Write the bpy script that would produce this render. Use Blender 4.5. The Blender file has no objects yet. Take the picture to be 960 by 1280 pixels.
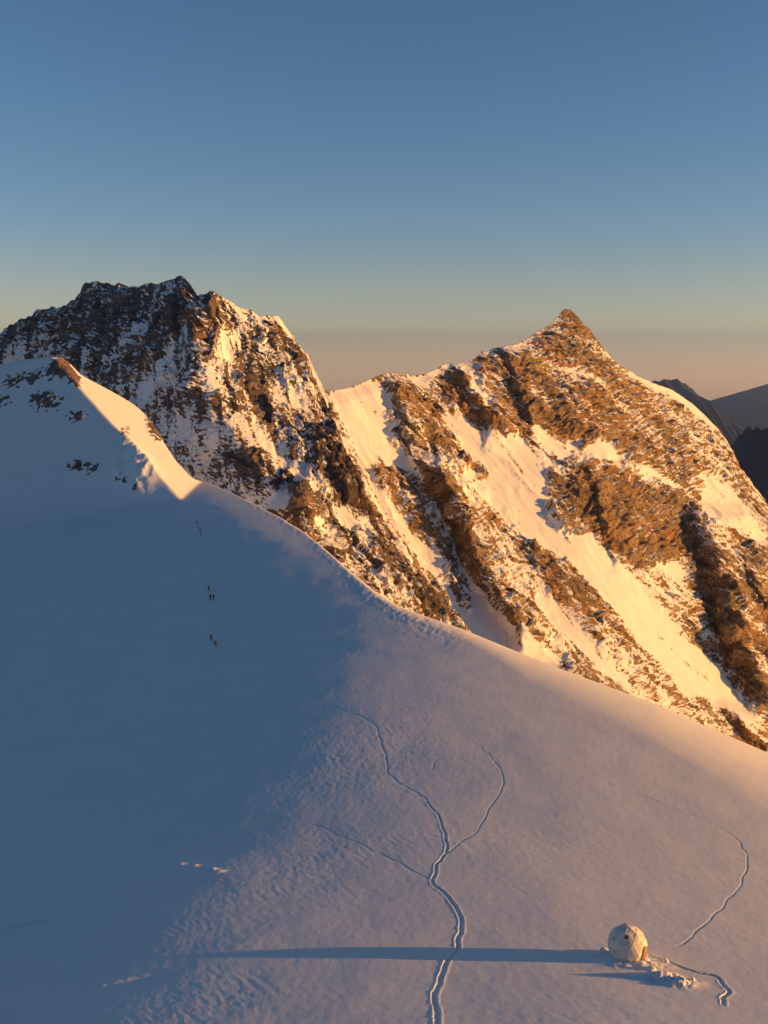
import bpy, bmesh, math, random
import numpy as np
from mathutils import Vector
random.seed(7)
scene = bpy.context.scene
COL = scene.collection
R = math.radians

# ------------------------------------------------------------------ camera model (960 x 1280 reference)
F = 1256.0
PITCH = R(9.3)
CP, SP = math.cos(PITCH), math.sin(PITCH)

def ray(u, v):
    """pixel of the reference -> (X/Y, Z/Y) of the ray, camera at the origin looking along +Y"""
    u = np.asarray(u, float); v = np.asarray(v, float)
    dx = (u - 480) / F; dy = (640 - v) / F
    Y = CP + dy * SP; Z = -SP + dy * CP
    return dx / Y, Z / Y

def proj(X, Y, Z):
    w = Y * CP - Z * SP
    return 480 + F * X / w, 640 - F * (Y * SP + Z * CP) / w

SUN_EL, SUN_AZ = R(6.0), R(92.6)          # azimuth clockwise from +Y
SUN = np.array([math.cos(SUN_EL) * math.sin(SUN_AZ), math.cos(SUN_EL) * math.cos(SUN_AZ), math.sin(SUN_EL)])

# ------------------------------------------------------------------ numpy noise
_rng = np.random.RandomState(11)
_perm = np.concatenate([_rng.permutation(512)] * 3).astype(np.int32)
_g = _rng.normal(size=(512, 3)); _g /= np.linalg.norm(_g, axis=1)[:, None]
_g = _g.astype(np.float32)

def noise3(x, y, z):
    x = np.asarray(x, np.float32); y = np.asarray(y, np.float32); z = np.asarray(z, np.float32)
    xi = np.floor(x).astype(np.int32); yi = np.floor(y).astype(np.int32); zi = np.floor(z).astype(np.int32)
    xf = x - xi; yf = y - yi; zf = z - zi
    xi &= 511; yi &= 511; zi &= 511
    u = xf * xf * xf * (xf * (xf * 6 - 15) + 10); v = yf * yf * yf * (yf * (yf * 6 - 15) + 10); w = zf * zf * zf * (zf * (zf * 6 - 15) + 10)
    out = 0
    for a in (0, 1):
        px = _perm[xi + a]; wx = u if a else 1 - u
        for b in (0, 1):
            py = _perm[px + yi + b]; wy = v if b else 1 - v
            for c in (0, 1):
                g = _g[_perm[py + zi + c]]; wz = w if c else 1 - w
                out = out + (g[..., 0] * (xf - a) + g[..., 1] * (yf - b) + g[..., 2] * (zf - c)) * (wx * wy * wz)
    return out * 1.5

def fbm(x, y, z, octv=4, gain=0.5, lac=2.03):
    s = 0; a = 1.0; n = 0
    for i in range(octv):
        s = s + a * noise3(x + 17.3 * i, y - 9.1 * i, z + 5.7 * i); n += a
        a *= gain; x = x * lac; y = y * lac; z = z * lac
    return s / n

def ridged(x, y, z, octv=4, gain=0.5, lac=2.07):
    s = 0; a = 1.0; n = 0
    for i in range(octv):
        s = s + a * (1 - 2.2 * np.abs(noise3(x + 13.7 * i, y + 3.1 * i, z - 7.7 * i))); n += a
        a *= gain; x = x * lac; y = y * lac; z = z * lac
    return s / n

_jit = _rng.rand(512, 2).astype(np.float32); _off = (_rng.rand(512) * 2 - 1).astype(np.float32)
def facets(p, q, seed):
    """angular blocks: every cell is a randomly tilted plane (2-D cells)"""
    p = np.asarray(p, np.float32) + seed * 7.3; q = np.asarray(q, np.float32) - seed * 3.9
    pi = np.floor(p).astype(np.int32); qi = np.floor(q).astype(np.int32)
    best = np.full(p.shape, 1e9, np.float32); out = np.zeros(p.shape, np.float32)
    for a in (-1, 0, 1):
        for b in (-1, 0, 1):
            h = _perm[_perm[(pi + a) & 511] + ((qi + b) & 511)]
            dp = p - (pi + a + _jit[h, 0]); dq = q - (qi + b + _jit[h, 1])
            d = dp * dp + dq * dq
            m = d < best
            best = np.where(m, d, best); out = np.where(m, _g[h, 0] * dp * 1.2 + _g[h, 1] * dq * 1.2 + _off[h] * .45, out)
    return out

def smooth(a, b, x):
    t = np.clip((x - a) / (b - a), 0, 1)
    return t * t * (3 - 2 * t)

def tab(points, x, k=0):
    p = np.array(points, float)
    return np.interp(x, p[:, 0], p[:, 1])

# ------------------------------------------------------------------ feature rasters (rock density of the faces)
RS = 2
RX0, RX1, RY0, RY1 = -100, 1100, 300, 1000
class Raster:
    def __init__(s, base):
        s.w = (RX1 - RX0) // RS; s.h = (RY1 - RY0) // RS
        s.a = np.full((s.h, s.w), base, np.float32)
        s.gx, s.gy = np.meshgrid(RX0 + RS * (np.arange(s.w) + .5), RY0 + RS * (np.arange(s.h) + .5))
    def inside(s, poly):
        m = np.zeros(s.a.shape, bool); n = len(poly)
        for i in range(n):
            x0, y0 = poly[i]; x1, y1 = poly[(i + 1) % n]
            if y0 == y1: continue
            c = (s.gy > min(y0, y1)) & (s.gy <= max(y0, y1)) & (s.gx < x0 + (s.gy - y0) * (x1 - x0) / (y1 - y0))
            m ^= c
        return m
    def fill(s, poly, val, ox=0, oy=0, sc=1.0):
        s.a[s.inside([(ox + x / sc, oy + y / sc) for x, y in poly])] = val
    def blur(s, n):
        for _ in range(2):
            for ax in (0, 1):
                acc = np.zeros_like(s.a)
                pad = [(n, n), (0, 0)] if ax == 0 else [(0, 0), (n, n)]
                p = np.pad(s.a, pad, mode='edge')
                for k in range(2 * n + 1):
                    acc += p[k:k + s.h, :] if ax == 0 else p[:, k:k + s.w]
                s.a = acc / (2 * n + 1)
    def get(s, u, v):
        x = np.clip((u - RX0) / RS - .5, 0, s.w - 1.001); y = np.clip((v - RY0) / RS - .5, 0, s.h - 1.001)
        xi = x.astype(int); yi = y.astype(int); fx = x - xi; fy = y - yi; a = s.a
        return (a[yi, xi] * (1 - fx) + a[yi, xi + 1] * fx) * (1 - fy) + (a[yi + 1, xi] * (1 - fx) + a[yi + 1, xi + 1] * fx) * fy

# ------------------------------------------------------------------ scene helpers
def tag(o, label=None, cat=None, group=None, kind=None):
    if label: o['label'] = label
    if cat: o['category'] = cat
    if group: o['group'] = group
    if kind: o['kind'] = kind
    return o

def grid_mesh(name, P, mat, attrs=None, smooth_shade=True):
    """P: (rows, cols, 3) -> quad grid object"""
    h, w = P.shape[:2]
    me = bpy.data.meshes.new(name)
    me.vertices.add(h * w)
    me.vertices.foreach_set('co', P.reshape(-1).astype(np.float32))
    idx = np.arange(h * w, dtype=np.int32).reshape(h, w)
    q = np.stack([idx[:-1, :-1], idx[:-1, 1:], idx[1:, 1:], idx[1:, :-1]], -1).reshape(-1, 4)
    n = len(q)
    me.loops.add(n * 4); me.polygons.add(n)
    me.loops.foreach_set('vertex_index', q.reshape(-1))
    me.polygons.foreach_set('loop_start', np.arange(0, n * 4, 4, dtype=np.int32))
    me.polygons.foreach_set('loop_total', np.full(n, 4, np.int32))
    me.polygons.foreach_set('use_smooth', np.full(n, smooth_shade, bool))
    for k, a in (attrs or {}).items():
        at = me.attributes.new(k, 'FLOAT', 'POINT')
        at.data.foreach_set('value', a.reshape(-1).astype(np.float32))
    me.update(calc_edges=True)
    me.materials.append(mat)
    o = bpy.data.objects.new(name, me); COL.objects.link(o)
    return o

def obj_bm(name, bm, mat, parent=None, smooth_shade=True):
    me = bpy.data.meshes.new(name); bm.to_mesh(me); bm.free()
    for p in me.polygons: p.use_smooth = smooth_shade
    me.materials.append(mat)
    o = bpy.data.objects.new(name, me); COL.objects.link(o)
    if parent: o.parent = parent
    return o

def normals(P):
    du = np.gradient(P, axis=1); dv = np.gradient(P, axis=0)
    n = np.cross(du, dv); n /= np.linalg.norm(n, axis=-1)[..., None] + 1e-9
    s = np.sign(n[..., 2:3]); s[s == 0] = 1
    return n * s

# ------------------------------------------------------------------ materials
def nodes(name):
    m = bpy.data.materials.new(name); m.use_nodes = True
    nt = m.node_tree; b = nt.nodes['Principled BSDF']
    return m, nt, b

def N(nt, t, **kw):
    n = nt.nodes.new(t)
    for k, v in kw.items():
        if k in n.inputs.keys(): n.inputs[k].default_value = v
        else: setattr(n, k, v)
    return n

def objcoord(nt, scale=(1, 1, 1)):
    c = N(nt, 'ShaderNodeTexCoord'); mp = N(nt, 'ShaderNodeMapping')
    mp.inputs['Scale'].default_value = scale
    nt.links.new(c.outputs['Object'], mp.inputs['Vector'])
    return mp.outputs['Vector']

def noise_tex(nt, vec, scale, detail=6, rough=.55):
    n = N(nt, 'ShaderNodeTexNoise'); n.inputs['Scale'].default_value = scale
    n.inputs['Detail'].default_value = detail; n.inputs['Roughness'].default_value = rough
    nt.links.new(vec, n.inputs['Vector'])
    return n.outputs['Fac']

def ramp(nt, fac, stops):
    r = N(nt, 'ShaderNodeValToRGB'); e = r.color_ramp.elements
    while len(e) > 1: e.remove(e[-1])
    e[0].position = stops[0][0]; e[0].color = (*stops[0][1], 1)
    for p, c in stops[1:]:
        k = e.new(p); k.color = (*c, 1)
    nt.links.new(fac, r.inputs['Fac'])
    return r.outputs['Color']

def math_n(nt, op, a, b=None, c=None):
    n = N(nt, 'ShaderNodeMath', operation=op)
    for i, x in enumerate((a, b, c)):
        if x is None: continue
        if isinstance(x, (int, float)): n.inputs[i].default_value = x
        else: nt.links.new(x, n.inputs[i])
    return n.outputs[0]

def mixc(nt, fac, a, b):
    n = N(nt, 'ShaderNodeMix', data_type='RGBA')
    nt.links.new(fac, n.inputs[0])
    for s, x in ((6, a), (7, b)):
        if isinstance(x, tuple): n.inputs[s].default_value = (*x, 1)
        else: nt.links.new(x, n.inputs[s])
    return n.outputs[2]

def bump(nt, b, height, strength, dist, prev=None):
    n = N(nt, 'ShaderNodeBump'); n.inputs['Strength'].default_value = strength; n.inputs['Distance'].default_value = dist
    nt.links.new(height, n.inputs['Height'])
    if prev: nt.links.new(prev, n.inputs['Normal'])
    nt.links.new(n.outputs['Normal'], b.inputs['Normal'])
    return n.outputs['Normal']

SNOW = (.86, .87, .90)

def mountain_mat(name, scale_fine, rock_dark, rock_mid, rock_light, crisp=.16):
    m, nt, b = nodes(name)
    v = objcoord(nt)
    at = N(nt, 'ShaderNodeAttribute', attribute_name='rock')
    fine = noise_tex(nt, v, scale_fine, 5, .65)
    f2 = math_n(nt, 'MULTIPLY_ADD', math_n(nt, 'SUBTRACT', fine, .5), 1.3, at.outputs['Fac'])
    mr = N(nt, 'ShaderNodeMapRange', interpolation_type='SMOOTHSTEP')
    mr.inputs['From Min'].default_value = .5 - crisp; mr.inputs['From Max'].default_value = .5 + crisp
    nt.links.new(f2, mr.inputs['Value'])
    rc = ramp(nt, noise_tex(nt, objcoord(nt, (1, 1, 2.6)), .035, 8, .6), [(.32, rock_dark), (.5, rock_mid), (.68, rock_light)])
    grey = ramp(nt, noise_tex(nt, v, .009, 5), [(.40, (1.12, .94, .74)), (.5, (1, 1, 1)), (.62, (.72, .80, .92))])
    tn = N(nt, 'ShaderNodeMix', data_type='RGBA', blend_type='MULTIPLY'); tn.inputs[0].default_value = .85
    nt.links.new(rc, tn.inputs[6]); nt.links.new(grey, tn.inputs[7]); rc = tn.outputs[2]
    vo = N(nt, 'ShaderNodeTexVoronoi', feature='DISTANCE_TO_EDGE'); vo.inputs['Scale'].default_value = .11
    nt.links.new(objcoord(nt, (1, 1, 1.9)), vo.inputs['Vector'])
    ck = ramp(nt, vo.outputs['Distance'], [(0.0, (.35, .33, .33)), (.09, (1, 1, 1))])
    t2 = N(nt, 'ShaderNodeMix', data_type='RGBA', blend_type='MULTIPLY'); t2.inputs[0].default_value = .8
    nt.links.new(rc, t2.inputs[6]); nt.links.new(ck, t2.inputs[7]); rc = t2.outputs[2]
    sc = ramp(nt, noise_tex(nt, v, .02, 4), [(.3, (.80, .81, .84)), (.7, SNOW)])
    nt.links.new(mixc(nt, mr.outputs[0], sc, rc), b.inputs['Base Color'])
    b.inputs['Roughness'].default_value = .75
    b.inputs['Specular IOR Level'].default_value = .2
    h = math_n(nt, 'MULTIPLY', noise_tex(nt, v, scale_fine * 1.2, 6, .7), math_n(nt, 'MULTIPLY_ADD', mr.outputs[0], .9, .1))
    bump(nt, b, h, .8, 2.0 / (scale_fine * 4))
    return m

def snow_mat():
    m, nt, b = nodes('wind_packed_snow')
    v = objcoord(nt)
    at = N(nt, 'ShaderNodeAttribute', attribute_name='rock')
    fine = noise_tex(nt, v, .5, 6, .65)
    f2 = math_n(nt, 'MULTIPLY_ADD', math_n(nt, 'SUBTRACT', fine, .5), .8, at.outputs['Fac'])
    mr = N(nt, 'ShaderNodeMapRange', interpolation_type='SMOOTHSTEP')
    mr.inputs['From Min'].default_value = .4; mr.inputs['From Max'].default_value = .6
    nt.links.new(f2, mr.inputs['Value'])
    rc = ramp(nt, noise_tex(nt, v, .2, 6), [(.3, (.06, .045, .04)), (.5, (.17, .11, .08)), (.7, (.27, .19, .14))])
    sc = ramp(nt, noise_tex(nt, v, .09, 6, .6), [(.3, (.80, .82, .86)), (.7, SNOW)])
    nt.links.new(mixc(nt, mr.outputs[0], sc, rc), b.inputs['Base Color'])
    b.inputs['Roughness'].default_value = .65; b.inputs['Specular IOR Level'].default_value = .25
    # fine wind ripples, stretched
    n1 = noise_tex(nt, objcoord(nt, (1.0, .55, 1)), 1.1, 5, .6)
    n2 = noise_tex(nt, v, 5.0, 3, .6)
    p = bump(nt, b, n1, .25, .07)
    bump(nt, b, n2, .2, .02, p)
    return m

def plain(name, col, rough=.8, var=.25, scale=4):
    m, nt, b = nodes(name)
    c = ramp(nt, noise_tex(nt, objcoord(nt), scale, 5), [(.3, tuple(x * (1 - var) for x in col)), (.7, tuple(min(1, x * (1 + var)) for x in col))])
    nt.links.new(c, b.inputs['Base Color']); b.inputs['Roughness'].default_value = rough
    return m

M_SNOW = snow_mat()
M_NORD = mountain_mat('snowy_brown_rock', .24, (.095, .06, .04), (.26, .168, .09), (.41, .28, .16))
M_DUF = mountain_mat('snowy_shade_toned_rock', .26, (.045, .04, .042), (.125, .095, .085), (.25, .175, .135))  # rock darkened and greyed here, shade of the wall put into its colour

# ================================================================== NEAR SNOW: saddle, crest and the snow ridge on the left
SKY_NEAR = [(-400, 470), (-100, 460), (0, 456), (25, 450), (50, 447), (72, 447), (84, 452), (100, 468), (130, 484), (150, 495), (165, 504), (178, 514), (188, 527), (203, 550),
            (218, 574), (240, 598), (262, 604), (290, 616), (320, 632), (350, 647), (380, 665), (410, 690), (440, 716), (470, 741), (500, 758), (530, 770),
            (580, 787), (640, 812), (700, 836), (760, 858), (820, 880), (880, 906), (960, 941), (1060, 985), (1200, 1050), (1400, 1150)]
_q, _e = ray([p[0] for p in SKY_NEAR], [p[1] for p in SKY_NEAR])
def e_sky(q): return np.interp(q, _q, _e)

_Yt = np.arange(0, 1200.0)
_P = np.interp(_Yt, [0, 40, 65, 78, 100, 130, 170, 230, 300, 420, 560, 1200], [-14, -36, -47.8, -51.3, -56.4, -61.4, -65.2, -68.4, -70.5, -72, -73.5, -80])
for _ in range(6):
    _pp = np.pad(_P, 6, mode='edge'); _P = sum(_pp[k:k + len(_P)] for k in range(13)) / 13
_Xt = np.interp(_Yt, [0, 60, 78, 105, 130, 170, 230, 280, 340, 430, 560, 1200], [-22, -22, -22, -21, -12, -12, -7, -9, -32, -66, -112, -300])
for _ in range(4):
    _pp = np.pad(_Xt, 8, mode='edge'); _Xt = sum(_pp[k:k + len(_Xt)] for k in range(17)) / 17

def lateral(s):
    """cross profile of the saddle: integral of the slope towards the sun, zero at s = 20"""
    def I(s):
        sp = np.clip(s, 0, 90); sn = np.clip(-s, 0, 40)
        up = .095 * sp - .00118 * sp ** 2 - .022 * (sp - 6 * (1 - np.exp(-sp / 6)))
        up = up + np.where(s > 90, (.073 - .00236 * 90) * (s - 90), 0)
        dn = -(.095 * sn + .0011 * sn ** 2) - np.where(s < -40, (.095 + .0022 * 40) * (-s - 40), 0)
        return np.where(s >= 0, up, dn)
    return I(s) - I(np.array(20.0))

# planes of the snow ridge
A = np.array([-207., 640., -8.]); B = np.array([-118.8, 520., -64.]); S_ = np.array([-161.5, 645., -35.8])
nR = np.cross(B - A, S_ - A)
LA = .17; LB = (LA * (B - A)[0] - (B - A)[2]) / -(B - A)[1]
def zbase(X, Y):
    z0 = np.interp(Y, _Yt, _P) + lateral(X - np.interp(Y, _Yt, _Xt))
    zR = A[2] - (nR[0] * (X - A[0]) + nR[1] * (Y - A[1])) / nR[2]
    zL = A[2] + LA * (X - A[0]) + LB * (Y - A[1])
    k = .5
    zz = -k * np.logaddexp(-zR / k, -zL / k)
    k = np.interp(X, [-170, -120], [4.5, .4])
    return k * np.logaddexp(z0 / k, zz / k)

def c_roll(q): return np.interp(q, [-.5, -.33, -.24, -.19, -.12, 0, .15, .4], [.01, .02, .03, .03, .025, .008, .0034, .0025])

def roll(q, Y, Yc):
    d = np.maximum(0, Y - Yc); c = c_roll(q)
    lim = 1.1 / (2 * c)
    return np.where(d < lim, c * d * d, c * lim * lim + 1.1 * (d - lim))

QN = np.linspace(-.60, .55, 1500)
YS = np.concatenate([np.linspace(40, 150, 160), np.linspace(151, 760, 420)])
_lo = np.full(QN.shape, 50.0); _hi = np.full(QN.shape, 740.0)
_zb = zbase(QN[:, None] * YS[None, :], YS[None, :] + 0 * QN[:, None])
for _ in range(22):
    mid = (_lo + _hi) / 2
    em = ((_zb - roll(QN[:, None], YS[None, :], mid[:, None])) / YS).max(1)
    up = em < e_sky(QN)
    _lo = np.where(up, mid, _lo); _hi = np.where(up, _hi, mid)
YC = (_lo + _hi) / 2
for _ in range(3):
    pp = np.pad(YC, 3, mode='edge'); YC = sum(pp[k:k + len(YC)] for k in range(7)) / 7

def zground(X, Y):
    q = X / Y
    return zbase(X, Y) - roll(q, Y, np.interp(q, QN, YC))

def px_ground(u, v):
    """first hit of the pixel ray with the near snow -> X, Y, Z"""
    q, e = ray(u, v); q = float(q); e = float(e)
    y = np.linspace(45, 720, 8000)
    d = zground(q * y, y) - e * y
    i = np.argmax(d > 0)
    if i == 0: i = int(np.argmax(d))
    Y = y[i]
    return np.array([q * Y, Y, float(zground(np.array(q * Y), np.array(Y)))])

def build_near():
    cols = 1250
    q = np.linspace(-.54, .50, cols)
    e_rows = np.linspace(-.93, -.17, 860)
    ytab = np.linspace(40, 440, 4000); etab = np.interp(ytab, _Yt, _P) / ytab
    rows = np.interp(e_rows, etab, ytab)
    rows = np.concatenate([[35, 40, 45], rows[rows > 46], np.arange(rows[-1] + .9, 690, 1.0), np.arange(692, 1000, 14.0)])
    Q, Y = np.meshgrid(q, rows)
    X = Q * Y
    Z = zground(X, Y)
    # --- wind relief
    dist = np.interp(Y, [60, 150, 300, 600], [1, .9, .75, .7])
    swell = fbm(X / 22, Y / 26, 0 * X, 3) * .20
    mid = fbm(X / 5.0, Y / 8.0, 3 + 0 * X, 3) * .035
    mask = smooth(-.05, .35, fbm(X / 30 + 4.2, Y / 30, 7 + 0 * X, 3))
    ca, sa = math.cos(.5), math.sin(.5)
    Xr = X * ca + Y * sa; Yr = -X * sa + Y * ca
    sast = ridged(Xr / .9, Yr / 2.6, 0 * X, 3) * .017 * (.2 + mask) * (1 - .6 * smooth(5, 40, X))
    fine = fbm(X / .8, Y / 1.1, 11 + 0 * X, 2) * .012
    Z = Z + (swell + mid + sast + fine)
    pc = px_ground(470, 935)
    loc = np.exp(-((X - pc[0]) / 14) ** 2 - ((Y - pc[1]) / 26) ** 2)
    Z = Z + loc * (ridged(X / 1.3 + Y / 6, Y / 2.0 - X / 5, 9 + 0 * X, 4) * .030)
    # crest texture: rougher, wind-eaten snow along the far edge
    yc = np.interp(Q, QN, YC)
    edge = np.exp(-((Y - yc - 2) / 16) ** 2) * smooth(-.17, -.12, Q) * (1 - smooth(.02, .12, Q))
    Z = Z + edge * (ridged(X / 3.0, Y / 4.5, 5 + 0 * X, 3) * .17)
    # mounds: pink bulge under the ridge, broken lumps, piles by the tent
    def mound(u, v, rx, ry, h, rot=0, rough=0.0):
        c = px_ground(u, v)
        dx = X - c[0]; dy = Y - c[1]
        a = dx * math.cos(rot) + dy * math.sin(rot); b = -dx * math.sin(rot) + dy * math.cos(rot)
        g = np.exp(-(a / rx) ** 2 - (b / ry) ** 2)
        r_ = 1 + (rough * fbm(X / .7, Y / .7, 2 + 0 * X, 3) if rough else 0)
        return g * h * r_
    Z = Z + mound(164, 574, 9, 22, 3.2, .3, 0) * (1 + 1.2 * fbm(X / 9, Y / 9, 4 + 0 * X, 3)) + mound(180, 590, 6, 12, 2.4, .2) * (1 + 1.5 * fbm(X / 7, Y / 7, 8 + 0 * X, 3)) + mound(140, 566, 5, 8, 1.3)
    Z = Z + mound(226, 1080, .55, .35, .22, 0, 1.2) + mound(245, 1082, .4, .3, .2, .3, 1.2) + mound(264, 1087, .7, .35, .28, -.2, 1.2) + mound(274, 1090, .5, .3, .25, .2, 1.)
    Z = Z + mound(822, 1222, 1.5, .7, .6, .15, 1.2) + mound(850, 1229, 1.2, .9, .4, 0, 1.6) + mound(800, 1207, 2.2, 1.0, .3, 0, .8) + mound(757, 1193, 1.0, .35, .35, 0, .3)
    Z = Z + mound(30, 1155, 3, .7, .25, .2, .8) + mound(140, 1228, 2.4, .5, .07, .4, .9)
    # --- trodden tracks
    tracks = [
        ([(549, 1320), (548, 1280), (543, 1240), (551, 1212), (566, 1191), (578, 1170), (573, 1145), (562, 1122), (537, 1101), (548, 1080), (559, 1068), (558, 1045), (549, 1020), (536, 1003)], .42, .20, 1.0),
        ([(536, 1003), (520, 992), (500, 980), (485, 965), (478, 935), (472, 910), (450, 896), (425, 886), (392, 872)], .45, .16, .8),
        ([(537, 1101), (500, 1080), (470, 1065), (430, 1045), (380, 1028)], .32, .12, .6),
        ([(559, 1068), (590, 1045), (612, 1012), (630, 982), (626, 960), (612, 945), (602, 934)], .30, .12, .8),
        ([(760, 980), (800, 994), (840, 1011), (880, 1025), (918, 1045), (934, 1066), (931, 1090), (915, 1118), (893, 1145), (870, 1168), (845, 1182)], .28, .10, .5),
        ([(812, 1195), (850, 1208), (880, 1216), (900, 1226), (911, 1240), (905, 1256)], .35, .22, .9),
        ([(392, 872), (350, 850), (300, 822), (272, 806), (266, 780), (263, 740), (256, 700), (251, 665), (245, 645), (222, 620)], .35, .13, .8),
        ([(222, 620), (195, 598), (170, 566), (155, 545), (148, 538)], .5, .25, .6),
        ([(546, 985), (570, 990), (610, 990)], .3, .06, .6), ([(470, 982), (500, 978), (540, 962), (548, 950)], .4, .06, .8),
        ([(700, 1140), (640, 1110), (590, 1096)], .25, .04, .5),
    ]
    along = fbm(X / .45, Y / .6, 21 + 0 * X, 2)
    for pts, hw, dep, berm in tracks:
        g = np.array([px_ground(*p)[:2] for p in pts])
        # smooth the polyline
        t = np.arange(len(g)); tt = np.linspace(0, len(g) - 1, len(g) * 7)
        gs = np.stack([np.interp(tt, t, g[:, i]) for i in (0, 1)], 1)
        gs = gs + np.stack([fbm(gs[:, 0] / 2.2, gs[:, 1] / 2.2, 0 * gs[:, 0] + k_, 2) for k_ in (3.3, 8.8)], 1) * np.array([.9, 1.6])
        for _ in range(2): gs[1:-1] = (gs[:-2] + gs[1:-1] * 2 + gs[2:]) / 4
        mnx, mxx, mny, mxy = gs[:, 0].min() - 3, gs[:, 0].max() + 3, gs[:, 1].min() - 3, gs[:, 1].max() + 3
        sel = np.where((X > mnx) & (X < mxx) & (Y > mny) & (Y < mxy))
        xs = X[sel]; ys = Y[sel]; dd = np.full(xs.shape, 1e9)
        for (x0, y0), (x1, y1) in zip(gs[:-1], gs[1:]):
            L2 = (x1 - x0) ** 2 + (y1 - y0) ** 2 + 1e-9
            tq = np.clip(((xs - x0) * (x1 - x0) + (ys - y0) * (y1 - y0)) / L2, 0, 1)
            dd = np.minimum(dd, (xs - x0 - tq * (x1 - x0)) ** 2 + (ys - y0 - tq * (y1 - y0)) ** 2)
        dd = np.sqrt(dd)
        hw = hw * .5 * np.interp(ys, [80, 125, 180], [1, .70, .85]); dep = dep * .62
        hwl = hw * (1 + .45 * along[sel])
        gate = smooth(-.25, .15, fbm(xs / 1.6, ys / 2.2, 31 + 0 * xs, 2) + (.35 if dep > .1 else -.02)); dep = dep * (.6 + .4 * gate) * (.95 if dep > .105 else .62) * (1 + .5 * fbm(xs / .35, ys / .5, 41 + 0 * xs, 2))
        Z[sel] += -dep * (1 - smooth(hwl * .55, hwl * 1.05, dd)) * (1 + .5 * along[sel]) + dep * .24 * berm * np.exp(-((dd - hwl * 1.45) / (hw * .5)) ** 2) * (1 + .9 * along[sel])
    # --- rock breaking through on the ridge
    ra = Raster(0.0)
    for poly in [[(66, 452), (76, 446), (88, 454), (100, 474), (98, 484), (88, 478), (74, 470), (60, 468)],
                 [(184, 520), (192, 524), (204, 550), (200, 552), (188, 540)]]:
        ra.fill(poly, 1.0)
    for poly in [[(0, 474), (60, 462), (70, 470), (30, 480), (0, 486)], [(0, 490), (12, 500), (10, 510), (0, 506)], [(36, 498), (60, 488), (80, 500), (72, 512), (46, 512)],
                 [(84, 520), (100, 512), (108, 522), (90, 530)], [(84, 584), (100, 576), (122, 582), (118, 590), (92, 590)], [(146, 594), (158, 596), (164, 604), (152, 604)], [(168, 604), (176, 606), (174, 612), (166, 610)],
                 [(153, 536), (160, 536), (161, 543), (154, 543)]]:
        ra.fill(poly, .56)
    ra.blur(1)
    U, V = proj(X, Y, Z)
    rk = ra.get(U, V) * (Y > 300)
    rn = ridged(X / 6, Y / 6, Z / 3, 4)
    rock = rk + ((rn - .2) * .9 + fbm(X / 3, Y / 6, Z / 3, 3) * 1.1) * (rk > .02) * np.where(rk > .7, .5, 1) - .14
    Z = Z + np.where(rk > .02, rk * (ridged(X / 5, Y / 5, Z / 5, 3) * 1.1 + .5), 0)
    P = np.stack([X, Y, Z], -1)
    o = grid_mesh('snow_slope', P, M_SNOW, {'rock': rock})
    tag(o, 'broad wind-packed snow saddle with tracks, half in blue shade', None, None, 'structure')
    return o
near = build_near()

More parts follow.
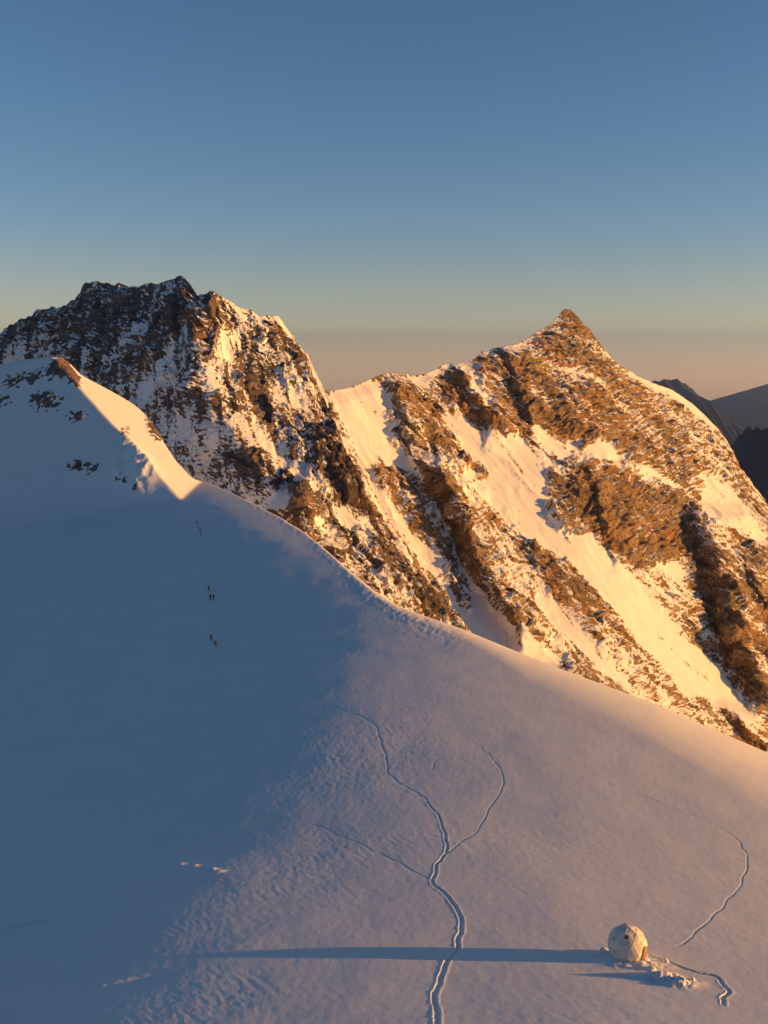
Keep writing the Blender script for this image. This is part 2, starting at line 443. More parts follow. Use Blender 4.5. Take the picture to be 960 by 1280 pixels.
# ================================================================== FACES OF THE TWO PEAKS
def face(name, sky, ridge_R, k_rad, ubounds, vmax, spacing, mat, dens, extra_r, fall, seed, label, rough=1.0, du=1.0, hor=None):
    u = np.arange(ubounds[0], ubounds[1], du)
    vs = np.interp(u, [p[0] for p in sky], [p[1] for p in sky])
    # jagged skyline
    jag = fbm(u / 9.0, 0 * u + seed, 0 * u, 4) * 5.0 * np.interp(u, [p[0] for p in sky], [p[2] for p in sky])
    vs0 = vs.copy(); vs = vs - jag
    nrow = int((vmax - vs.min()) / spacing)
    t = np.linspace(0, 1, nrow)
    V = vs[None, :] + t[:, None] * (vmax - vs)[None, :]
    U = np.repeat(u[None, :], nrow, 0)
    q, e = ray(U, V)
    r = ridge_R(U) - (V - vs0[None, :]) * (ridge_R(U) / F) * k_rad(U, V) + extra_r(U, V)
    P = np.stack([q * r, r, e * r], -1)
    wa = fbm(U / 7, V / 7, 0 * U + seed, 3, .6) * 13; wb = fbm(U / 16, V / 16, 0 * U + seed + 9, 3) * 22
    wc = np.interp(U, fall[0], fall[1])
    D = np.minimum(dens.get(U + wa * .45 + wb * wc, V + wb), .86 if hor is None else 1.0)
    n0 = normals(P)
    for _ in range(10):
        p = np.pad(n0, ((4, 4), (4, 4), (0, 0)), mode='edge')
        n0 = (p[4:-4, 4:-4] + p[:-8, 4:-4] + p[8:, 4:-4] + p[4:-4, :-8] + p[4:-4, 8:]) / 5
    n0 /= np.linalg.norm(n0, axis=-1)[..., None]
    X, Y, Z = P[..., 0], P[..., 1], P[..., 2]
    # fall-line coordinates
    u0 = U.copy()
    for _ in range(8): u0 = .5 * u0 + .5 * (U - np.interp(u0, fall[0], fall[1]) * (V - 470))
    mpp = r.mean() / F
    a = u0 * mpp * .8                              # across the gullies
    b = V * mpp                                    # down the gullies
    fade = smooth(0, 22, V - vs[None, :]) * .7 + .3
    wob = fbm(X / 90, Y / 90, Z / 90, 3) * 26
    WH = hor.get(U, V) if hor is not None else 0 * U          # where the beds lie level
    ribs = ridged((a + wob) / 90, b / 620, seed + 0 * X, 3) * 15
    flut = ridged((a + wob * .5) / 17, b / 300, seed + 3 + 0 * X, 3) * 1.5
    jw = fbm(a / 14, b / 14, 0 * a + seed, 3)
    fa = a + jw * 9; fb = b + jw * 9
    big = facets(fa / 26, fb / 64, seed) * 7.5
    medf = facets(fa / 10, fb / 26, seed + 1) * 4.2
    sml = facets(fa / 4.5, fb / 9, seed + 2) * 1.9
    dipz = Z - .10 * X + fbm(X / 70, Y / 70, Z / 70, 3) * 14 + jw * 2
    hb = facets(X / 34, dipz / 13, seed + 5) * 5.5 + facets(X / 15, dipz / 5.5, seed + 6) * 2.6
    lev = dipz / 15.0; st = lev - np.floor(lev)
    strata = (smooth(.0, .35, st) - st) * 5.0
    lev2 = dipz / 6.2 + .3; st2 = lev2 - np.floor(lev2)
    strata2 = (smooth(.0, .4, st2) - st2) * 2.2
    crag = ridged(X / 40, Y / 40, Z / 50, 4, .5) * 4.5
    Dd = smooth(.12, .75, D)
    rockd = crag + sml + (1 - WH) * (big + medf + (strata + strata2) * .45) + WH * (hb + strata + strata2)
    disp = fade * (ribs * (.6 + .4 * Dd) + flut * (.5 + .5 * Dd) + Dd * rough * rockd + (1 - Dd) * (fbm(a / 30, b / 60, 0 * X, 3) * 1.6 + flut * .45))
    P = P + n0 * disp[..., None]
    n1 = normals(P)
    up = n1[..., 2]
    steep = np.clip(n0[..., 2] - up, -.35, .4)
    mott = fbm(a / 5.5, b / 42, 0 * a + seed, 4, .62)
    fine_dust = hor is None
    bed = fbm(X / 26, dipz / 3.6, 0 * X + seed, 3, .6)
    mott2 = fbm(X / 5, Y / 5, Z / 3.2, 3, .65)
    slab = fbm(a / 48, b / 75, 0 * a + seed + 4, 2)
    val = (D - .65) * 1.15 + steep * 1.15 + (mott * (1 - WH) + bed * WH) * 1.2 + mott2 * ((.75 if fine_dust else .32) - .15 * WH) + slab * ((.4 if fine_dust else .65) + .2 * WH) + .07 * WH
    val = val + (ridged((a + wob * .2) / 8, b / 100, 3 * seed + 0 * X, 2) - .35) * .26 * (1 - WH)
    rock = .5 + val * 1.1
    # back of the mountain
    back = []
    top = P[0]
    for d in (25, 80, 200, 500):
        bk = top.copy(); bk[:, 1] += d; bk[:, 2] -= d * .9
        back.append(bk)
    P = np.concatenate([np.array(back[::-1]), P], 0)
    rock = np.concatenate([np.repeat(rock[:1], 4, 0), rock], 0)
    o = grid_mesh(name, P, mat, {'rock': rock})
    tag(o, label, None, None, 'structure')
    return o

# ---- the pyramid peak and its wall (right)
SKY_N = [(330, 515, .0), (395, 492, .1), (430, 487, .1), (450, 480, .1), (470, 472, .15), (480, 468, .3), (492, 467, .3), (508, 468, .4), (518, 471, .5), (530, 468, .3), (548, 460, .4), (560, 455, .7), (570, 457, .5),
         (590, 452, .4), (600, 443, .3), (615, 437, .2), (640, 433, .3), (655, 427, .2), (670, 417, .2), (690, 404, .3), (697, 396, .3), (703, 388.5, .2), (706, 386.5, .1), (712, 388.5, .2), (722, 398, .6), (735, 412, .8), (750, 432, .8), (765, 450, .6),
         (775, 459, .3), (795, 470, .15), (815, 479, .15), (840, 488, .2), (865, 505, .2), (885, 524, .3), (900, 540, .6), (912, 560, .8), (925, 585, 1), (940, 606, 1), (960, 632, 1), (1000, 690, 1), (1060, 780, 1)]
nd = Raster(.48)
def nf(poly, val, reg):
    ox, oy, sc = {3: (560, 370, 3.0), 4: (400, 450, 3.2), 5: (660, 600, 3.2), 0: (0, 0, 1.0)}[reg]
    nd.fill(poly, val, ox, oy, sc)
# rocky upper pyramid
nf([(600, 440), (705, 380), (800, 470), (900, 540), (1000, 690), (1000, 800), (960, 800), (840, 620), (690, 590), (650, 530), (590, 520)], .66, 0)
nf([(20, 130), (250, 80), (270, 200), (260, 290), (300, 390), (360, 420), (400, 520), (480, 640), (540, 760), (620, 900), (700, 1000), (800, 1120), (940, 1190), (960, 1280), (600, 1280), (480, 900), (250, 640), (100, 300)], .04, 4)
nf([(180, 420), (340, 440), (470, 650), (600, 1000), (560, 1010), (480, 880), (370, 700), (230, 520)], .62, 4)
nf([(200, 500), (240, 520), (370, 690), (500, 830), (480, 870), (400, 800), (300, 690)], .06, 4)
nf([(360, 415), (480, 460), (600, 650), (700, 850), (830, 1060), (900, 1130), (760, 1080), (640, 920), (560, 760), (470, 600), (400, 500)], .72, 4)
nf([(480, 190), (640, 290), (800, 330), (880, 400), (900, 500), (900, 650), (960, 720), (960, 1000), (880, 860), (760, 720), (640, 560), (500, 400), (440, 330)], .07, 4)
nf([(260, 75), (340, 90), (480, 230), (560, 350), (580, 420), (500, 400), (380, 280), (290, 180)], .78, 4)
nf([(270, 280), (340, 290), (370, 400), (310, 370)], .72, 4)
nf([(400, 280), (500, 390), (640, 430), (660, 480), (520, 440), (430, 340)], .7, 4)
nf([(480, 40), (560, 30), (600, 5), (760, 0), (850, 120), (830, 230), (810, 330), (690, 285), (570, 205), (470, 160)], .84, 4)
nf([(560, 40), (590, 20), (640, 120), (700, 230), (660, 230), (600, 130)], .1, 4)
nf([(340, 60), (380, 60), (440, 150), (480, 190), (430, 170)], .15, 4)
nf([(600, 590), (640, 560), (720, 660), (690, 660)], .6, 4)
nf([(700, 660), (780, 700), (960, 870), (960, 960), (880, 860)], .5, 4)
# upper pyramid details
nf([(330, 250), (420, 250), (560, 290), (600, 330), (480, 330), (360, 300)], .28, 3)
nf([(285, 330), (350, 330), (380, 450), (330, 410)], .3, 3)
nf([(280, 480), (330, 480), (420, 560), (560, 530), (680, 610), (640, 650), (500, 610), (420, 640), (360, 610)], .14, 3)
nf([(260, 440), (320, 410), (400, 470), (540, 500), (520, 545), (410, 550), (340, 480)], .95, 3)
nf([(590, 545), (700, 540), (790, 600), (760, 640), (660, 610)], .9, 3)
nf([(690, 620), (860, 690), (960, 790), (960, 830), (820, 760), (700, 680)], .15, 3)
nf([(500, 660), (560, 640), (730, 690), (830, 740), (900, 800), (880, 960), (560, 930), (500, 800), (420, 720)], .93, 3)
nf([(620, 245), (700, 300), (800, 335), (900, 385), (960, 450), (960, 480), (880, 410), (790, 360), (690, 330)], .1, 3)
# right part
nf([(70, 0), (400, 0), (600, 60), (690, 130), (700, 200), (600, 310), (430, 370), (300, 260), (230, 200), (100, 40)], .95, 5)
nf([(60, 50), (200, 150), (240, 230), (150, 240), (60, 170)], .72, 5)
nf([(0, 90), (60, 220), (300, 490), (460, 680), (560, 780), (760, 900), (910, 1015), (900, 880), (700, 700), (560, 560), (420, 390), (240, 220), (130, 230), (40, 180)], .03, 5)
nf([(430, 370), (600, 310), (640, 430), (720, 690), (860, 840), (700, 690), (560, 550), (480, 450)], .55, 5)
nf([(500, 330), (590, 330), (610, 400), (560, 400)], .15, 5)
nf([(610, 230), (740, 370), (860, 640), (900, 870), (720, 670), (650, 450)], .85, 5)
nf([(740, 180), (850, 230), (960, 330), (960, 1000), (905, 890), (870, 650), (780, 450)], .72, 5)
nf([(640, 0), (760, 0), (850, 100), (960, 230), (960, 290), (860, 230), (760, 180), (700, 150)], .12, 5)
nf([(0, 250), (140, 330), (330, 520), (450, 690), (560, 780), (760, 900), (940, 1050), (940, 1100), (700, 1000), (450, 870), (250, 640), (140, 500), (0, 390)], .6, 5)
nf([(140, 520), (250, 660), (420, 850), (300, 790), (100, 600), (0, 500), (0, 420)], .15, 5)
nf([(560, 800), (740, 880), (760, 900), (640, 860)], .2, 5)
nd.fill([(690, 408), (705, 384), (716, 390), (735, 412), (720, 430)], .95)
nd.blur(2)
def avg(f, u): return sum(f(u + d) for d in np.linspace(-45, 45, 13)) / 13
def ridge_N(u): return avg(_ridge_N, u)
def _ridge_N(u): return np.interp(u, [300, 430, 560, 640, 705, 800, 900, 1060], [1440, 1540, 1740, 1860, 1960, 2070, 2170, 2300])
hor_n = Raster(0.0)
hor_n.fill([(640, 425), (705, 380), (790, 465), (880, 520), (930, 600), (900, 660), (870, 720), (800, 720), (740, 690), (690, 610), (700, 560), (650, 540), (640, 480)], .95)
hor_n.blur(8)
# raised ribs that throw shade to the left
RIBS = [  # left foot of the rib as (v, u), width of its left flank, width of its right flank, height in metres
    ([(575, 508), (660, 556), (740, 590), (800, 628)], 24, 60, 44), ([(640, 838), (720, 866), (800, 884), (880, 926)], 40, 95, 92),
    ([(690, 903), (770, 940), (850, 956), (930, 980)], 26, 70, 58), ([(880, 884), (925, 925), (960, 965)], 26, 60, 44), ([(560, 715), (640, 735), (700, 760)], 12, 60, 14),
    ([(455, 556), (500, 575), (540, 600)], 14, 50, 20), ([(430, 612), (490, 634), (530, 650)], 14, 50, 22), ([(500, 484), (560, 500), (600, 520)], 10, 40, 14)]
def rib_height(u, v):
    t = 0
    wig = fbm(u / 22, v / 22, 0 * u + 5, 3) * 12
    for ln, w0, w1, h in RIBS:
        vv = [p[0] for p in ln]
        d = u + wig - np.interp(v, vv, [p[1] for p in ln])
        t = t + h * smooth(0, w0, d) * (1 - smooth(w0 * .9, w0 + w1, d)) * smooth(vv[0] - 14, vv[0] + 22, v) * (1 - smooth(vv[-1] - 10, vv[-1] + 40, v))
    return t
def extra_N(u, v):
    sk = np.interp(u, [p[0] for p in SKY_N], [p[1] for p in SKY_N])
    ln = avg(lambda x: np.interp(x, [300, 430, 560, 705, 760, 860, 960, 1060], [500, 484, 448, 406, 415, 490, 570, 670]), u)
    return (ln - sk) * (ridge_N(u) / F) * 1.05 - rib_height(u, v)
face('pyramid_mountain', SKY_N, ridge_N, lambda u, v: 1.05 + 0 * u, (385, 1040), 1010, .95, M_NORD, nd, extra_N, ([330, 430, 555, 720, 960], [.5, .6, .95, .98, .75]), 3.1,
     'brown pyramid-topped mountain wall with golden snow couloirs', hor=hor_n)

# ---- the craggy massif (left)
SKY_D = [(-120, 445, 1), (-40, 432, 1), (0, 420, 1.2), (20, 406, 1.2), (45, 392, 1.2), (65, 385, 1.2), (85, 386, 1.2), (95, 372, 1.2), (108, 356, 1.2), (120, 353, .9), (135, 356, .8), (160, 357, 1), (172, 358, 1), (185, 353, 1.2), (198, 354, 1.2), (210, 350, 1.2), (222, 348, .5), (228, 346, .4), (233, 349, .5), (238, 355, .7),
         (248, 370, .8), (262, 366, 1), (275, 370, 1), (285, 378, 1.2), (300, 386, 1), (312, 391, 1), (322, 397, 1), (345, 397, 1), (355, 408, 1.1), (368, 425, 1.1), (382, 442, 1.1), (395, 466, 1.1), (405, 490, 1.1), (413, 518, 1.1), (425, 548, 1.2),
         (437, 578, 1.2), (448, 605, 1.2), (465, 638, 1.2), (478, 664, 1.2), (500, 690, 1.2), (520, 715, 1.2), (545, 745, 1.3), (575, 775, 1.2), (590, 800, 1.2), (620, 840, 1)]
dd_ = Raster(.55)
def df(poly, val, reg=2):
    ox, oy, sc = {2: (200, 330, 3.0), 1: (0, 330, 3.0), 4: (400, 450, 3.2), 0: (0, 0, 1.0)}[reg]
    dd_.fill(poly, val, ox, oy, sc)
df([(240, 370), (345, 395), (480, 660), (600, 800), (440, 740), (330, 590), (275, 500), (240, 440)], .54, 0)
df([(-100, 340), (240, 340), (262, 370), (200, 460), (-100, 500)], .80, 0)
df([(330, 180), (400, 130), (560, 100), (700, 60), (640, 190), (480, 300), (420, 380), (330, 340), (300, 260)], .85, 1)
df([(0, 360), (100, 320), (120, 400), (0, 430)], .4, 1)
df([(470, 250), (560, 200), (470, 320), (420, 400), (400, 370)], .3, 1)
df([(700, 240), (740, 220), (640, 420), (560, 520), (500, 500), (600, 380)], .22, 1)
df([(160, 250), (300, 250), (290, 380), (220, 400), (170, 400)], .26)
df([(120, 210), (200, 230), (190, 350), (120, 350)], .62)
df([(150, 400), (215, 380), (235, 490), (190, 530)], .25)
df([(0, 400), (140, 330), (150, 420), (170, 520), (60, 560), (0, 560)], .62)
df([(0, 590), (110, 570), (150, 600), (130, 660), (40, 640)], .26)
df([(380, 460), (500, 470), (560, 600), (460, 570)], .26)
df([(250, 590), (320, 670), (430, 800), (540, 830), (560, 780), (400, 650), (300, 560)], .26)
df([(550, 640), (700, 740), (820, 950), (700, 880), (560, 780)], .85)
df([(170, 100), (260, 170), (270, 250), (180, 205)], .85)
df([(340, 200), (500, 280), (490, 330), (350, 290)], .78)
df([(240, 700), (390, 700), (420, 860), (280, 830)], .78)
df([(200, 640), (300, 650), (380, 700), (250, 700)], .35)
df([(380, 870), (520, 830), (480, 900), (470, 940), (380, 910)], .1)
df([(500, 870), (580, 880), (580, 960), (480, 960)], .9)
df([(20, 570), (100, 590), (150, 700), (60, 660)], .1, 4)
df([(150, 650), (230, 640), (380, 820), (300, 960), (200, 850)], .8, 4)
df([(360, 860), (480, 900), (560, 1050), (420, 1030)], .92, 4)
df([(130, 620), (170, 640), (190, 800), (150, 720)], .15, 4)
dd_.blur(2)
SPUR = [(340, 262), (368, 262), (395, 258), (420, 244), (445, 240), (470, 262), (500, 272), (520, 276), (545, 292), (570, 310), (590, 326), (620, 350), (650, 372), (700, 380), (900, 440)]   # v, u of the shade edge
def spur_u(v): return sum(np.interp(v + d, [p[0] for p in SPUR], [p[1] for p in SPUR]) for d in (-24, -12, 0, 12, 24)) / 5
shard = Raster(0.0)
shard.fill([(338, 640), (376, 604), (386, 640), (396, 668), (360, 660)], 1.0)
shard.blur(2)
def ridge_D(u): return 1390 + 0 * u
def k_D(u, v): return .95 + 0 * u
def extra_D(u, v):
    d = u - spur_u(v)
    left = np.maximum(0, -d); right = np.maximum(0, d)
    sk = np.interp(u, [p[0] for p in SKY_D], [p[1] for p in SKY_D])
    # undo the skyline-following term so that both flanks recede from the spur
    base = -(sk - 370) * (1390 / F) * .95
    return base + .97 * (np.sqrt(d * d + 64) - 8) - shard.get(u, v) * 58
face('craggy_mountain', SKY_D, ridge_D, k_D, (-110, 610), 860, .95, M_DUF, dd_, extra_D, ([0, 200, 330, 500], [-.3, -.1, .42, .5]), 8.4,
     'dark craggy mountain, its left wall shaded and right flank sunlit', 1.15)

# ================================================================== DISTANCE
M_FAR = plain('far_forest_rock_shade_tint', (.026, .042, .075), .95, .4, .002)  # forest and rock, with shade and blue haze put into the colour
def far_ridge(Y0, pts, amp, seed, depth, label):
    u = np.concatenate([np.arange(-1200, 780, 8.0), np.arange(780, 1060, 1.0), np.arange(1060, 2300, 8.0)])
    v = np.interp(u, [p[0] for p in pts], [p[1] for p in pts])
    q, e = ray(u, v)
    zt = e * Y0 + (ridged(q * 30, 0 * q + seed, 0 * q, 5) + 1.3 * ridged(q * 130, 0 * q + seed, 0 * q, 3)) * amp
    off = np.array([1, .8, .6, .45, .3, .2, .12, .06, .02, 0, -.1, -.4, -1.0])
    Yg = Y0 - off[:, None] * depth + 0 * q[None, :]
    f = 1 - np.abs(off)[:, None]
    base = -2250.0
    X = q[None, :] * Y0 + 0 * Yg
    n = ridged(X / 900, Yg / 900, seed + 0 * X, 5, .55) * (zt[None, :] - base) * .18 * (np.abs(off)[:, None] > .01) * smooth(0, .3, np.abs(off))[:, None]
    Z = base + (zt[None, :] - base) * np.maximum(0, f) ** 1.05 + n - 40
    o = grid_mesh('distant_ridge', np.stack([X, Yg, Z], -1)[::-1], M_FAR)
    tag(o, label, None, None, 'structure')
far_ridge(3800, [(-1200, 620), (600, 640), (860, 640), (905, 575), (916, 556), (926, 541), (947, 529), (960, 532), (1000, 520), (1100, 560), (2300, 640)], 26, 2.2, 2600, 'nearest dark ridge on the right below the hazy skyline')
far_ridge(13000, [(-1200, 520), (600, 510), (800, 480), (820, 474), (834, 473), (848, 472), (862, 482), (876, 496), (900, 520), (960, 540), (2300, 520)], 22, 5.5, 5200, 'blue pointed far peak beside the sunlit shoulder')
far_ridge(21000, [(-1200, 490), (600, 500), (820, 498), (880, 499), (905, 497), (918, 492), (930, 492), (943, 487), (960, 480), (1000, 474), (1100, 484), (2300, 492)], 30, 9.5, 7000, 'pale hazy farthest ridge along the horizon')

M_VAL = plain('valley_forest', (.018, .024, .032), .95, .4, .0004)
def valley():
    r = np.concatenate([[0.0], np.geomspace(500, 25500, 36)]); th = np.linspace(0, 2 * math.pi, 121)
    Rr, T = np.meshgrid(r, th, indexing='ij')
    X = Rr * np.sin(T); Y = Rr * np.cos(T)
    Z = -2300 + fbm(X / 3000, Y / 3000, 0 * X, 4) * 160
    o = grid_mesh('valley_floor', np.stack([X, Y, Z], -1), M_VAL)
    tag(o, 'dark valley floor far below the mountains', None, None, 'structure')
valley()

# ================================================================== BOULDER AND SNOW BLOCKS
M_FABRIC = plain('tent_fabric', (.80, .73, .64), .7, .08, 1.2)
M_POLE = plain('tent_pole_sleeve', (.62, .52, .42), .6, .15, 6)
M_VENT = plain('vent_mesh', (.22, .26, .27), .8, .2, 9)
M_BLOCK = plain('broken_snow', (.80, .81, .83), .7, .06, 3)

def ball(seed, rx, ry, rz, facets, rough, sub=5):
    bm = bmesh.new(); bmesh.ops.create_icosphere(bm, subdivisions=sub, radius=1)
    rg = np.random.RandomState(seed)
    planes = rg.normal(size=(facets, 3)); planes /= np.linalg.norm(planes, axis=1)[:, None]
    ds = rg.uniform(.86, .98, facets)
    co = np.array([v.co[:] for v in bm.verts])
    n = co.copy()
    for p, d in zip(planes, ds):
        h = n @ p
        n = n - np.maximum(0, h - d)[:, None] * p * .9
    k = 1 + rough * fbm(n[:, 0] * 1.7 + seed, n[:, 1] * 1.7, n[:, 2] * 1.7, 4) + rough * .8 * ridged(n[:, 0] * 1.1, n[:, 1] * 1.1 + seed, n[:, 2] * 1.1, 3)
    n = n * k[:, None] * np.array([rx, ry, rz])
    for v, c in zip(bm.verts, n): v.co = c
    return bm

g = px_ground(787, 1203)
w = g[1] * CP - g[2] * SP
rad = 25.0 * w / F
tent = bpy.data.objects.new('dome_tent', None); COL.objects.link(tent)
gz = float(zground(np.array(g[0]), np.array(g[1] + rad * .6)))
tent.location = (g[0], g[1] + rad * .55, gz - .05); tent.rotation_euler = (0, 0, R(20))
tag(tent, 'pale round dome tent pitched alone on the snow, throwing a long shadow', 'tent')
CZ = rad * .80
def dome(scale, sub):
    bm = bmesh.new(); bmesh.ops.create_icosphere(bm, subdivisions=sub, radius=rad * scale)
    for v in bm.verts: v.co.z += CZ
    bmesh.ops.bisect_plane(bm, geom=bm.verts[:] + bm.edges[:] + bm.faces[:], plane_co=(0, 0, -.25), plane_no=(0, 0, -1), clear_outer=True)
    return bm
bm = dome(1.0, 2)
rg = np.random.RandomState(3)
edges = [(e.verts[0].co.copy(), e.verts[1].co.copy()) for e in bm.edges if len(e.link_faces) == 2]
# fabric sags a little between the poles
bm2 = bm.copy(); bmesh.ops.subdivide_edges(bm2, edges=bm2.edges[:], cuts=2, use_grid_fill=True)
for v in bm2.verts:
    d_ = v.co - Vector((0, 0, CZ)); d_ = d_.lerp(d_.normalized() * rad, .15) if v.co.z > -.2 else d_
    v.co = Vector((0, 0, CZ)) + d_ + Vector(rg.normal(size=3)) * .015
obj_bm('canopy', bm2, M_FABRIC, tent, False)
bp = bmesh.new()
for a_, b_ in edges:
    d_ = b_ - a_; L_ = d_.length
    m_ = Vector((0, 0, 1)).rotation_difference(d_.normalized()).to_matrix().to_4x4(); m_.translation = (a_ + b_) / 2
    bmesh.ops.create_cone(bp, cap_ends=True, segments=6, radius1=.016, radius2=.016, depth=L_, matrix=m_)
obj_bm('pole_frame', bp, M_POLE, tent)
bm.free()
def patch(name, az, el0, el1, half, mat):
    b_ = bmesh.new(); g_ = []
    for i_ in range(7):
        el_ = el0 + (el1 - el0) * i_ / 6; row = []
        for j_ in range(7):
            az_ = az + half * (j_ - 3) / 3 * (1 if i_ < 5 else .8 if i_ == 5 else .5)
            rr = rad * 1.02
            row.append(b_.verts.new((rr * math.cos(el_) * math.cos(az_), rr * math.cos(el_) * math.sin(az_), rr * math.sin(el_) + CZ)))
        g_.append(row)
    for i_ in range(6):
        for j_ in range(6): b_.faces.new((g_[i_][j_], g_[i_][j_ + 1], g_[i_ + 1][j_ + 1], g_[i_ + 1][j_]))
    bmesh.ops.solidify(b_, geom=b_.faces[:], thickness=.03)
    return obj_bm(name, b_, mat, tent)
patch('vent', R(-131), R(46), R(57), R(9), M_VENT)
patch('door_flap', R(-62), R(-40), R(18), R(13), plain('door_fabric', (.56, .40, .26), .7, .1, 2))

blocks = [(826, 1221, .34, 'largest broken snow block on the pile right of the tent foot'), (848, 1227, .26, 'pale snow lump in the middle of the crumbled heap'), (858, 1231, .22, 'small snow lump on the right edge of the crumbled heap'),
          (838, 1231, .2, 'small snow lump at the front of the crumbled heap'), (815, 1213, .28, 'snow block between the tent and the crumbled heap'), (806, 1203, .3, 'snow block touching the sunlit foot of the tent'),
          (832, 1203, .24, 'single snow block lying right of the tent'), (755, 1190, .3, 'lone sunlit snow lump on the shadow side of the tent'), (866, 1226, .16, 'tiny snow crumb beside the curved track')]
for i, (u, v, r, lab) in enumerate(blocks):
    p = px_ground(u, v)
    o = obj_bm('snow_block', ball(20 + i, r * 1.3, r, r * .8, 9, .15, 3), M_BLOCK)
    o.location = (p[0], p[1], p[2] + r * .45); o.rotation_euler = (0, 0, i * 1.3)
    tag(o, lab, 'snow block', 'broken snow blocks around the tent')

# ================================================================== CLIMBERS
M_SKIN = plain('skin', (.42, .25, .18), .6, .1, 20)
M_JACK = [plain('jacket_cloth', c, .8, .2, 12) for c in ((.012, .014, .024), (.016, .012, .014), (.010, .015, .020))]
M_TROU = plain('trouser_cloth', (.015, .016, .02), .85, .2, 12)
M_BOOT = plain('boot_leather', (.02, .017, .015), .7, .2, 20)
M_HAT = plain('knitted_hat', (.014, .012, .016), .9, .2, 30)

def skin_mesh(name, verts, edges, radii, mat, parent, root=0, sub=2):
    me = bpy.data.meshes.new(name); me.from_pydata(verts, edges, []); me.update()
    tmp = bpy.data.objects.new(name + '_tmp', me); COL.objects.link(tmp)
    sk = tmp.modifiers.new('Skin', 'SKIN'); sk.use_smooth_shade = True
    for i, r_ in enumerate(radii):
        d = me.skin_vertices[0].data[i]; d.radius = (r_, r_) if not isinstance(r_, tuple) else r_
        d.use_root = (i == root)
    ss = tmp.modifiers.new('Sub', 'SUBSURF'); ss.levels = sub; ss.render_levels = sub
    dg = bpy.context.evaluated_depsgraph_get(); dg.update()
    out = bpy.data.meshes.new_from_object(tmp.evaluated_get(dg))
    bpy.data.objects.remove(tmp); out.name = name
    out.materials.clear(); out.materials.append(mat)
    for p in out.polygons: p.use_smooth = True
    o = bpy.data.objects.new(name, out); COL.objects.link(o)
    if parent: o.parent = parent
    return o

def make_person():
    root = bpy.data.objects.new('person', None); COL.objects.link(root)
    # walking away (+Y), left foot ahead, right arm forward
    V = dict(pelvis=(0, 0, .95), waist=(0, .02, 1.10), chest=(0, .06, 1.32), neck=(0, .09, 1.50), head=(0, .11, 1.60), crown=(0, .11, 1.74),
             shl=(-.19, .06, 1.42), ell=(-.25, -.06, 1.18), wrl=(-.22, .08, .98), hal=(-.21, .13, .92),
             shr=(.19, .06, 1.42), elr=(.26, .10, 1.17), wrr=(.23, .30, 1.05), har=(.22, .36, 1.02),
             hil=(-.10, .01, .90), knl=(-.11, .22, .54), anl=(-.11, .18, .12), tol=(-.11, .34, .05),
             hir=(.10, -.01, .90), knr=(.11, -.06, .50), anr=(.11, -.30, .13), tor=(.11, -.16, .05))
    k = list(V); ix = {n: i for i, n in enumerate(k)}
    E = [('pelvis', 'waist'), ('waist', 'chest'), ('chest', 'neck'), ('neck', 'head'), ('head', 'crown'), ('chest', 'shl'), ('shl', 'ell'), ('ell', 'wrl'), ('wrl', 'hal'), ('chest', 'shr'), ('shr', 'elr'), ('elr', 'wrr'), ('wrr', 'har'),
         ('pelvis', 'hil'), ('hil', 'knl'), ('knl', 'anl'), ('anl', 'tol'), ('pelvis', 'hir'), ('hir', 'knr'), ('knr', 'anr'), ('anr', 'tor')]
    rad = dict(pelvis=.13, waist=.13, chest=.15, neck=.06, head=.095, crown=.07, shl=.07, ell=.05, wrl=.035, hal=.04, shr=.07, elr=.05, wrr=.035, har=.04, hil=.09, knl=.06, anl=.042, tol=.035, hir=.09, knr=.06, anr=.042, tor=.035)
    skin_mesh('body', list(V.values()), [(ix[a], ix[b]) for a, b in E], [rad[n] for n in k], M_SKIN, root)
    def sub(name, keys, edges, grow, mat):
        jx = {n: i for i, n in enumerate(keys)}
        return skin_mesh(name, [V[n] for n in keys], [(jx[a], jx[b]) for a, b in edges], [rad[n] + grow for n in keys], mat, root)
    sub('jacket', ['pelvis', 'waist', 'chest', 'shl', 'ell', 'wrl', 'shr', 'elr', 'wrr'], [e for e in E if all(x in ('pelvis', 'waist', 'chest', 'shl', 'ell', 'wrl', 'shr', 'elr', 'wrr') for x in e)], .035, M_JACK[0])
    sub('trousers', ['pelvis', 'hil', 'knl', 'anl', 'hir', 'knr', 'anr'], [e for e in E if all(x in ('pelvis', 'hil', 'knl', 'anl', 'hir', 'knr', 'anr') for x in e)], .028, M_TROU)
    for s in 'lr':
        sub('boot', ['an' + s, 'to' + s], [('an' + s, 'to' + s)], .03, M_BOOT)
    skin_mesh('hat', [(0, .11, 1.655), (0, .11, 1.77)], [(0, 1)], [.112, .085], M_HAT, root)
    return root

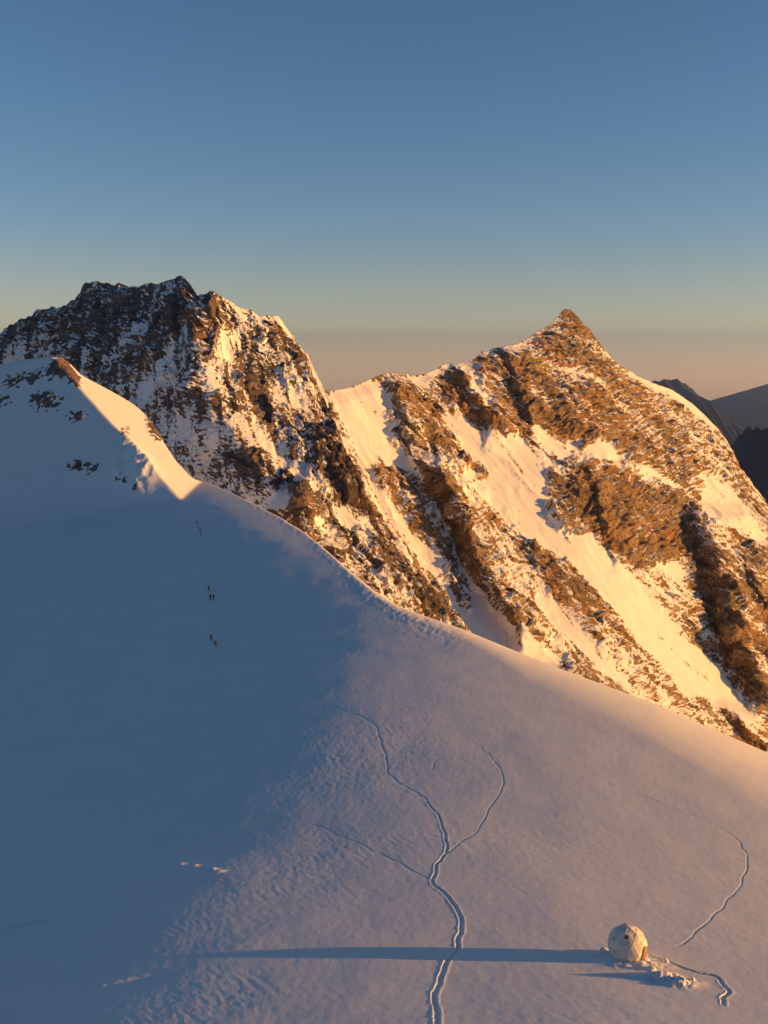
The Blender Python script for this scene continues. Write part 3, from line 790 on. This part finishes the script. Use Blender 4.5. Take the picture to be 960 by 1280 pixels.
proto = make_person()
people = [(246.5, 656, 0, 'distant climber in dark clothes, uppermost of the farthest three on the blue snow'),
          (250.4, 664.5, .1, 'distant climber in dark clothes, middle one of the farthest three'),
          (251.4, 671, -.1, 'distant climber in dark clothes, lowest of the farthest three'),
          (261, 739, 0, 'dark-clothed climber leading the middle group of three on the shaded slope'),
          (263, 750.5, .1, 'dark-clothed climber at the left of the close pair in the middle group'),
          (267, 750, -.5, 'dark-clothed climber at the right of the close pair in the middle group'),
          (264, 801, .2, 'dark-clothed climber ahead in the nearest pair on the shaded slope'),
          (269.5, 808.5, .3, 'dark-clothed climber behind in the nearest pair, closest of all climbers')]
for i, (u, v, rz, lab) in enumerate(people):
    if i == 0: o = proto; kids = []
    else:
        o = proto.copy(); COL.objects.link(o)
        for ch in proto.children:
            c = ch.copy(); COL.objects.link(c); c.parent = o
            if c.name.startswith('jacket'):
                c.data = c.data.copy(); c.data.materials[0] = M_JACK[i % 3]
    p = px_ground(u, v)
    o.location = p; o.rotation_euler = (0, 0, rz + .25); o.scale = (1.12, 1.12, 1.12)
    tag(o, lab, 'person', 'climbers crossing the snow slope')

# ================================================================== LIGHT, SKY, AIR, CAMERA
sun = bpy.data.lights.new('sun', 'SUN'); sun.energy = 5.0; sun.color = (1.0, .45, .085); sun.angle = R(.5)
so = bpy.data.objects.new('sun', sun); COL.objects.link(so)
so.rotation_euler = Vector(-SUN).to_track_quat('-Z', 'Y').to_euler()

wd = bpy.data.worlds.new('World'); scene.world = wd; wd.use_nodes = True
nt = wd.node_tree; bg = nt.nodes['Background']
sky = nt.nodes.new('ShaderNodeTexSky'); sky.sky_type = 'NISHITA'; sky.sun_disc = False
sky.sun_elevation = SUN_EL; sky.sun_rotation = SUN_AZ; sky.altitude = 4500
sky.air_density = 1.0; sky.dust_density = 1.0; sky.ozone_density = 1.5
# the horizon seen from this height lies below eye level; warm belt above it, deep blue overhead
tc = nt.nodes.new('ShaderNodeTexCoord'); va = nt.nodes.new('ShaderNodeVectorMath'); va.operation = 'ADD'
va.inputs[1].default_value = (0, 0, .027)
nt.links.new(tc.outputs['Generated'], va.inputs[0])
vn = nt.nodes.new('ShaderNodeVectorMath'); vn.operation = 'NORMALIZE'
nt.links.new(va.outputs[0], vn.inputs[0]); nt.links.new(vn.outputs[0], sky.inputs['Vector'])
sx = nt.nodes.new('ShaderNodeSeparateXYZ'); nt.links.new(vn.outputs[0], sx.inputs[0])
tint = ramp(nt, sx.outputs['Z'], [(0.0, (1.30, .76, .60)), (.02, (1.46, .82, .56)), (.05, (1.42, .87, .56)), (.085, (1.30, .90, .63)), (.14, (1.04, .94, .82)), (.24, (.86, .96, .95)), (.36, (.76, .94, .95)), (.8, (.52, .62, .64))])
mx = nt.nodes.new('ShaderNodeMix'); mx.data_type = 'RGBA'; mx.blend_type = 'MULTIPLY'; mx.inputs[0].default_value = 1
nt.links.new(sky.outputs[0], mx.inputs[6]); nt.links.new(tint, mx.inputs[7])
nt.links.new(mx.outputs[2], bg.inputs['Color']); bg.inputs['Strength'].default_value = .096

HAZE = True
if HAZE:
    bm = bmesh.new(); bmesh.ops.create_cube(bm, size=1)
    for v in bm.verts: v.co = (v.co.x * 52000, v.co.y * 52000, -2520 if v.co.z < 0 else 330)
    m = bpy.data.materials.new('mountain_air'); m.use_nodes = True; t = m.node_tree
    t.nodes.remove(t.nodes['Principled BSDF'])
    pv = t.nodes.new('ShaderNodeVolumePrincipled')
    pv.inputs['Color'].default_value = (.46, .66, 1.0, 1); pv.inputs['Density'].default_value = .000028; pv.inputs['Anisotropy'].default_value = .7
    t.links.new(pv.outputs[0], t.nodes['Material Output'].inputs['Volume'])
    hz = obj_bm('haze', bm, m, None, False)
    tag(hz, 'thin blue mountain air that veils the far ridges', None, None, 'stuff')

cam = bpy.data.cameras.new('camera'); co = bpy.data.objects.new('camera', cam); COL.objects.link(co)
cam.sensor_fit = 'VERTICAL'; cam.sensor_height = 36; cam.sensor_width = 27; cam.lens = F / 1280 * 36
cam.clip_start = .5; cam.clip_end = 300000
co.rotation_euler = (R(90) - PITCH, 0, 0)
scene.camera = co
scene.view_settings.view_transform = 'Standard'; scene.view_settings.look = 'None'
scene.view_settings.exposure = .72; scene.view_settings.gamma = 1.0
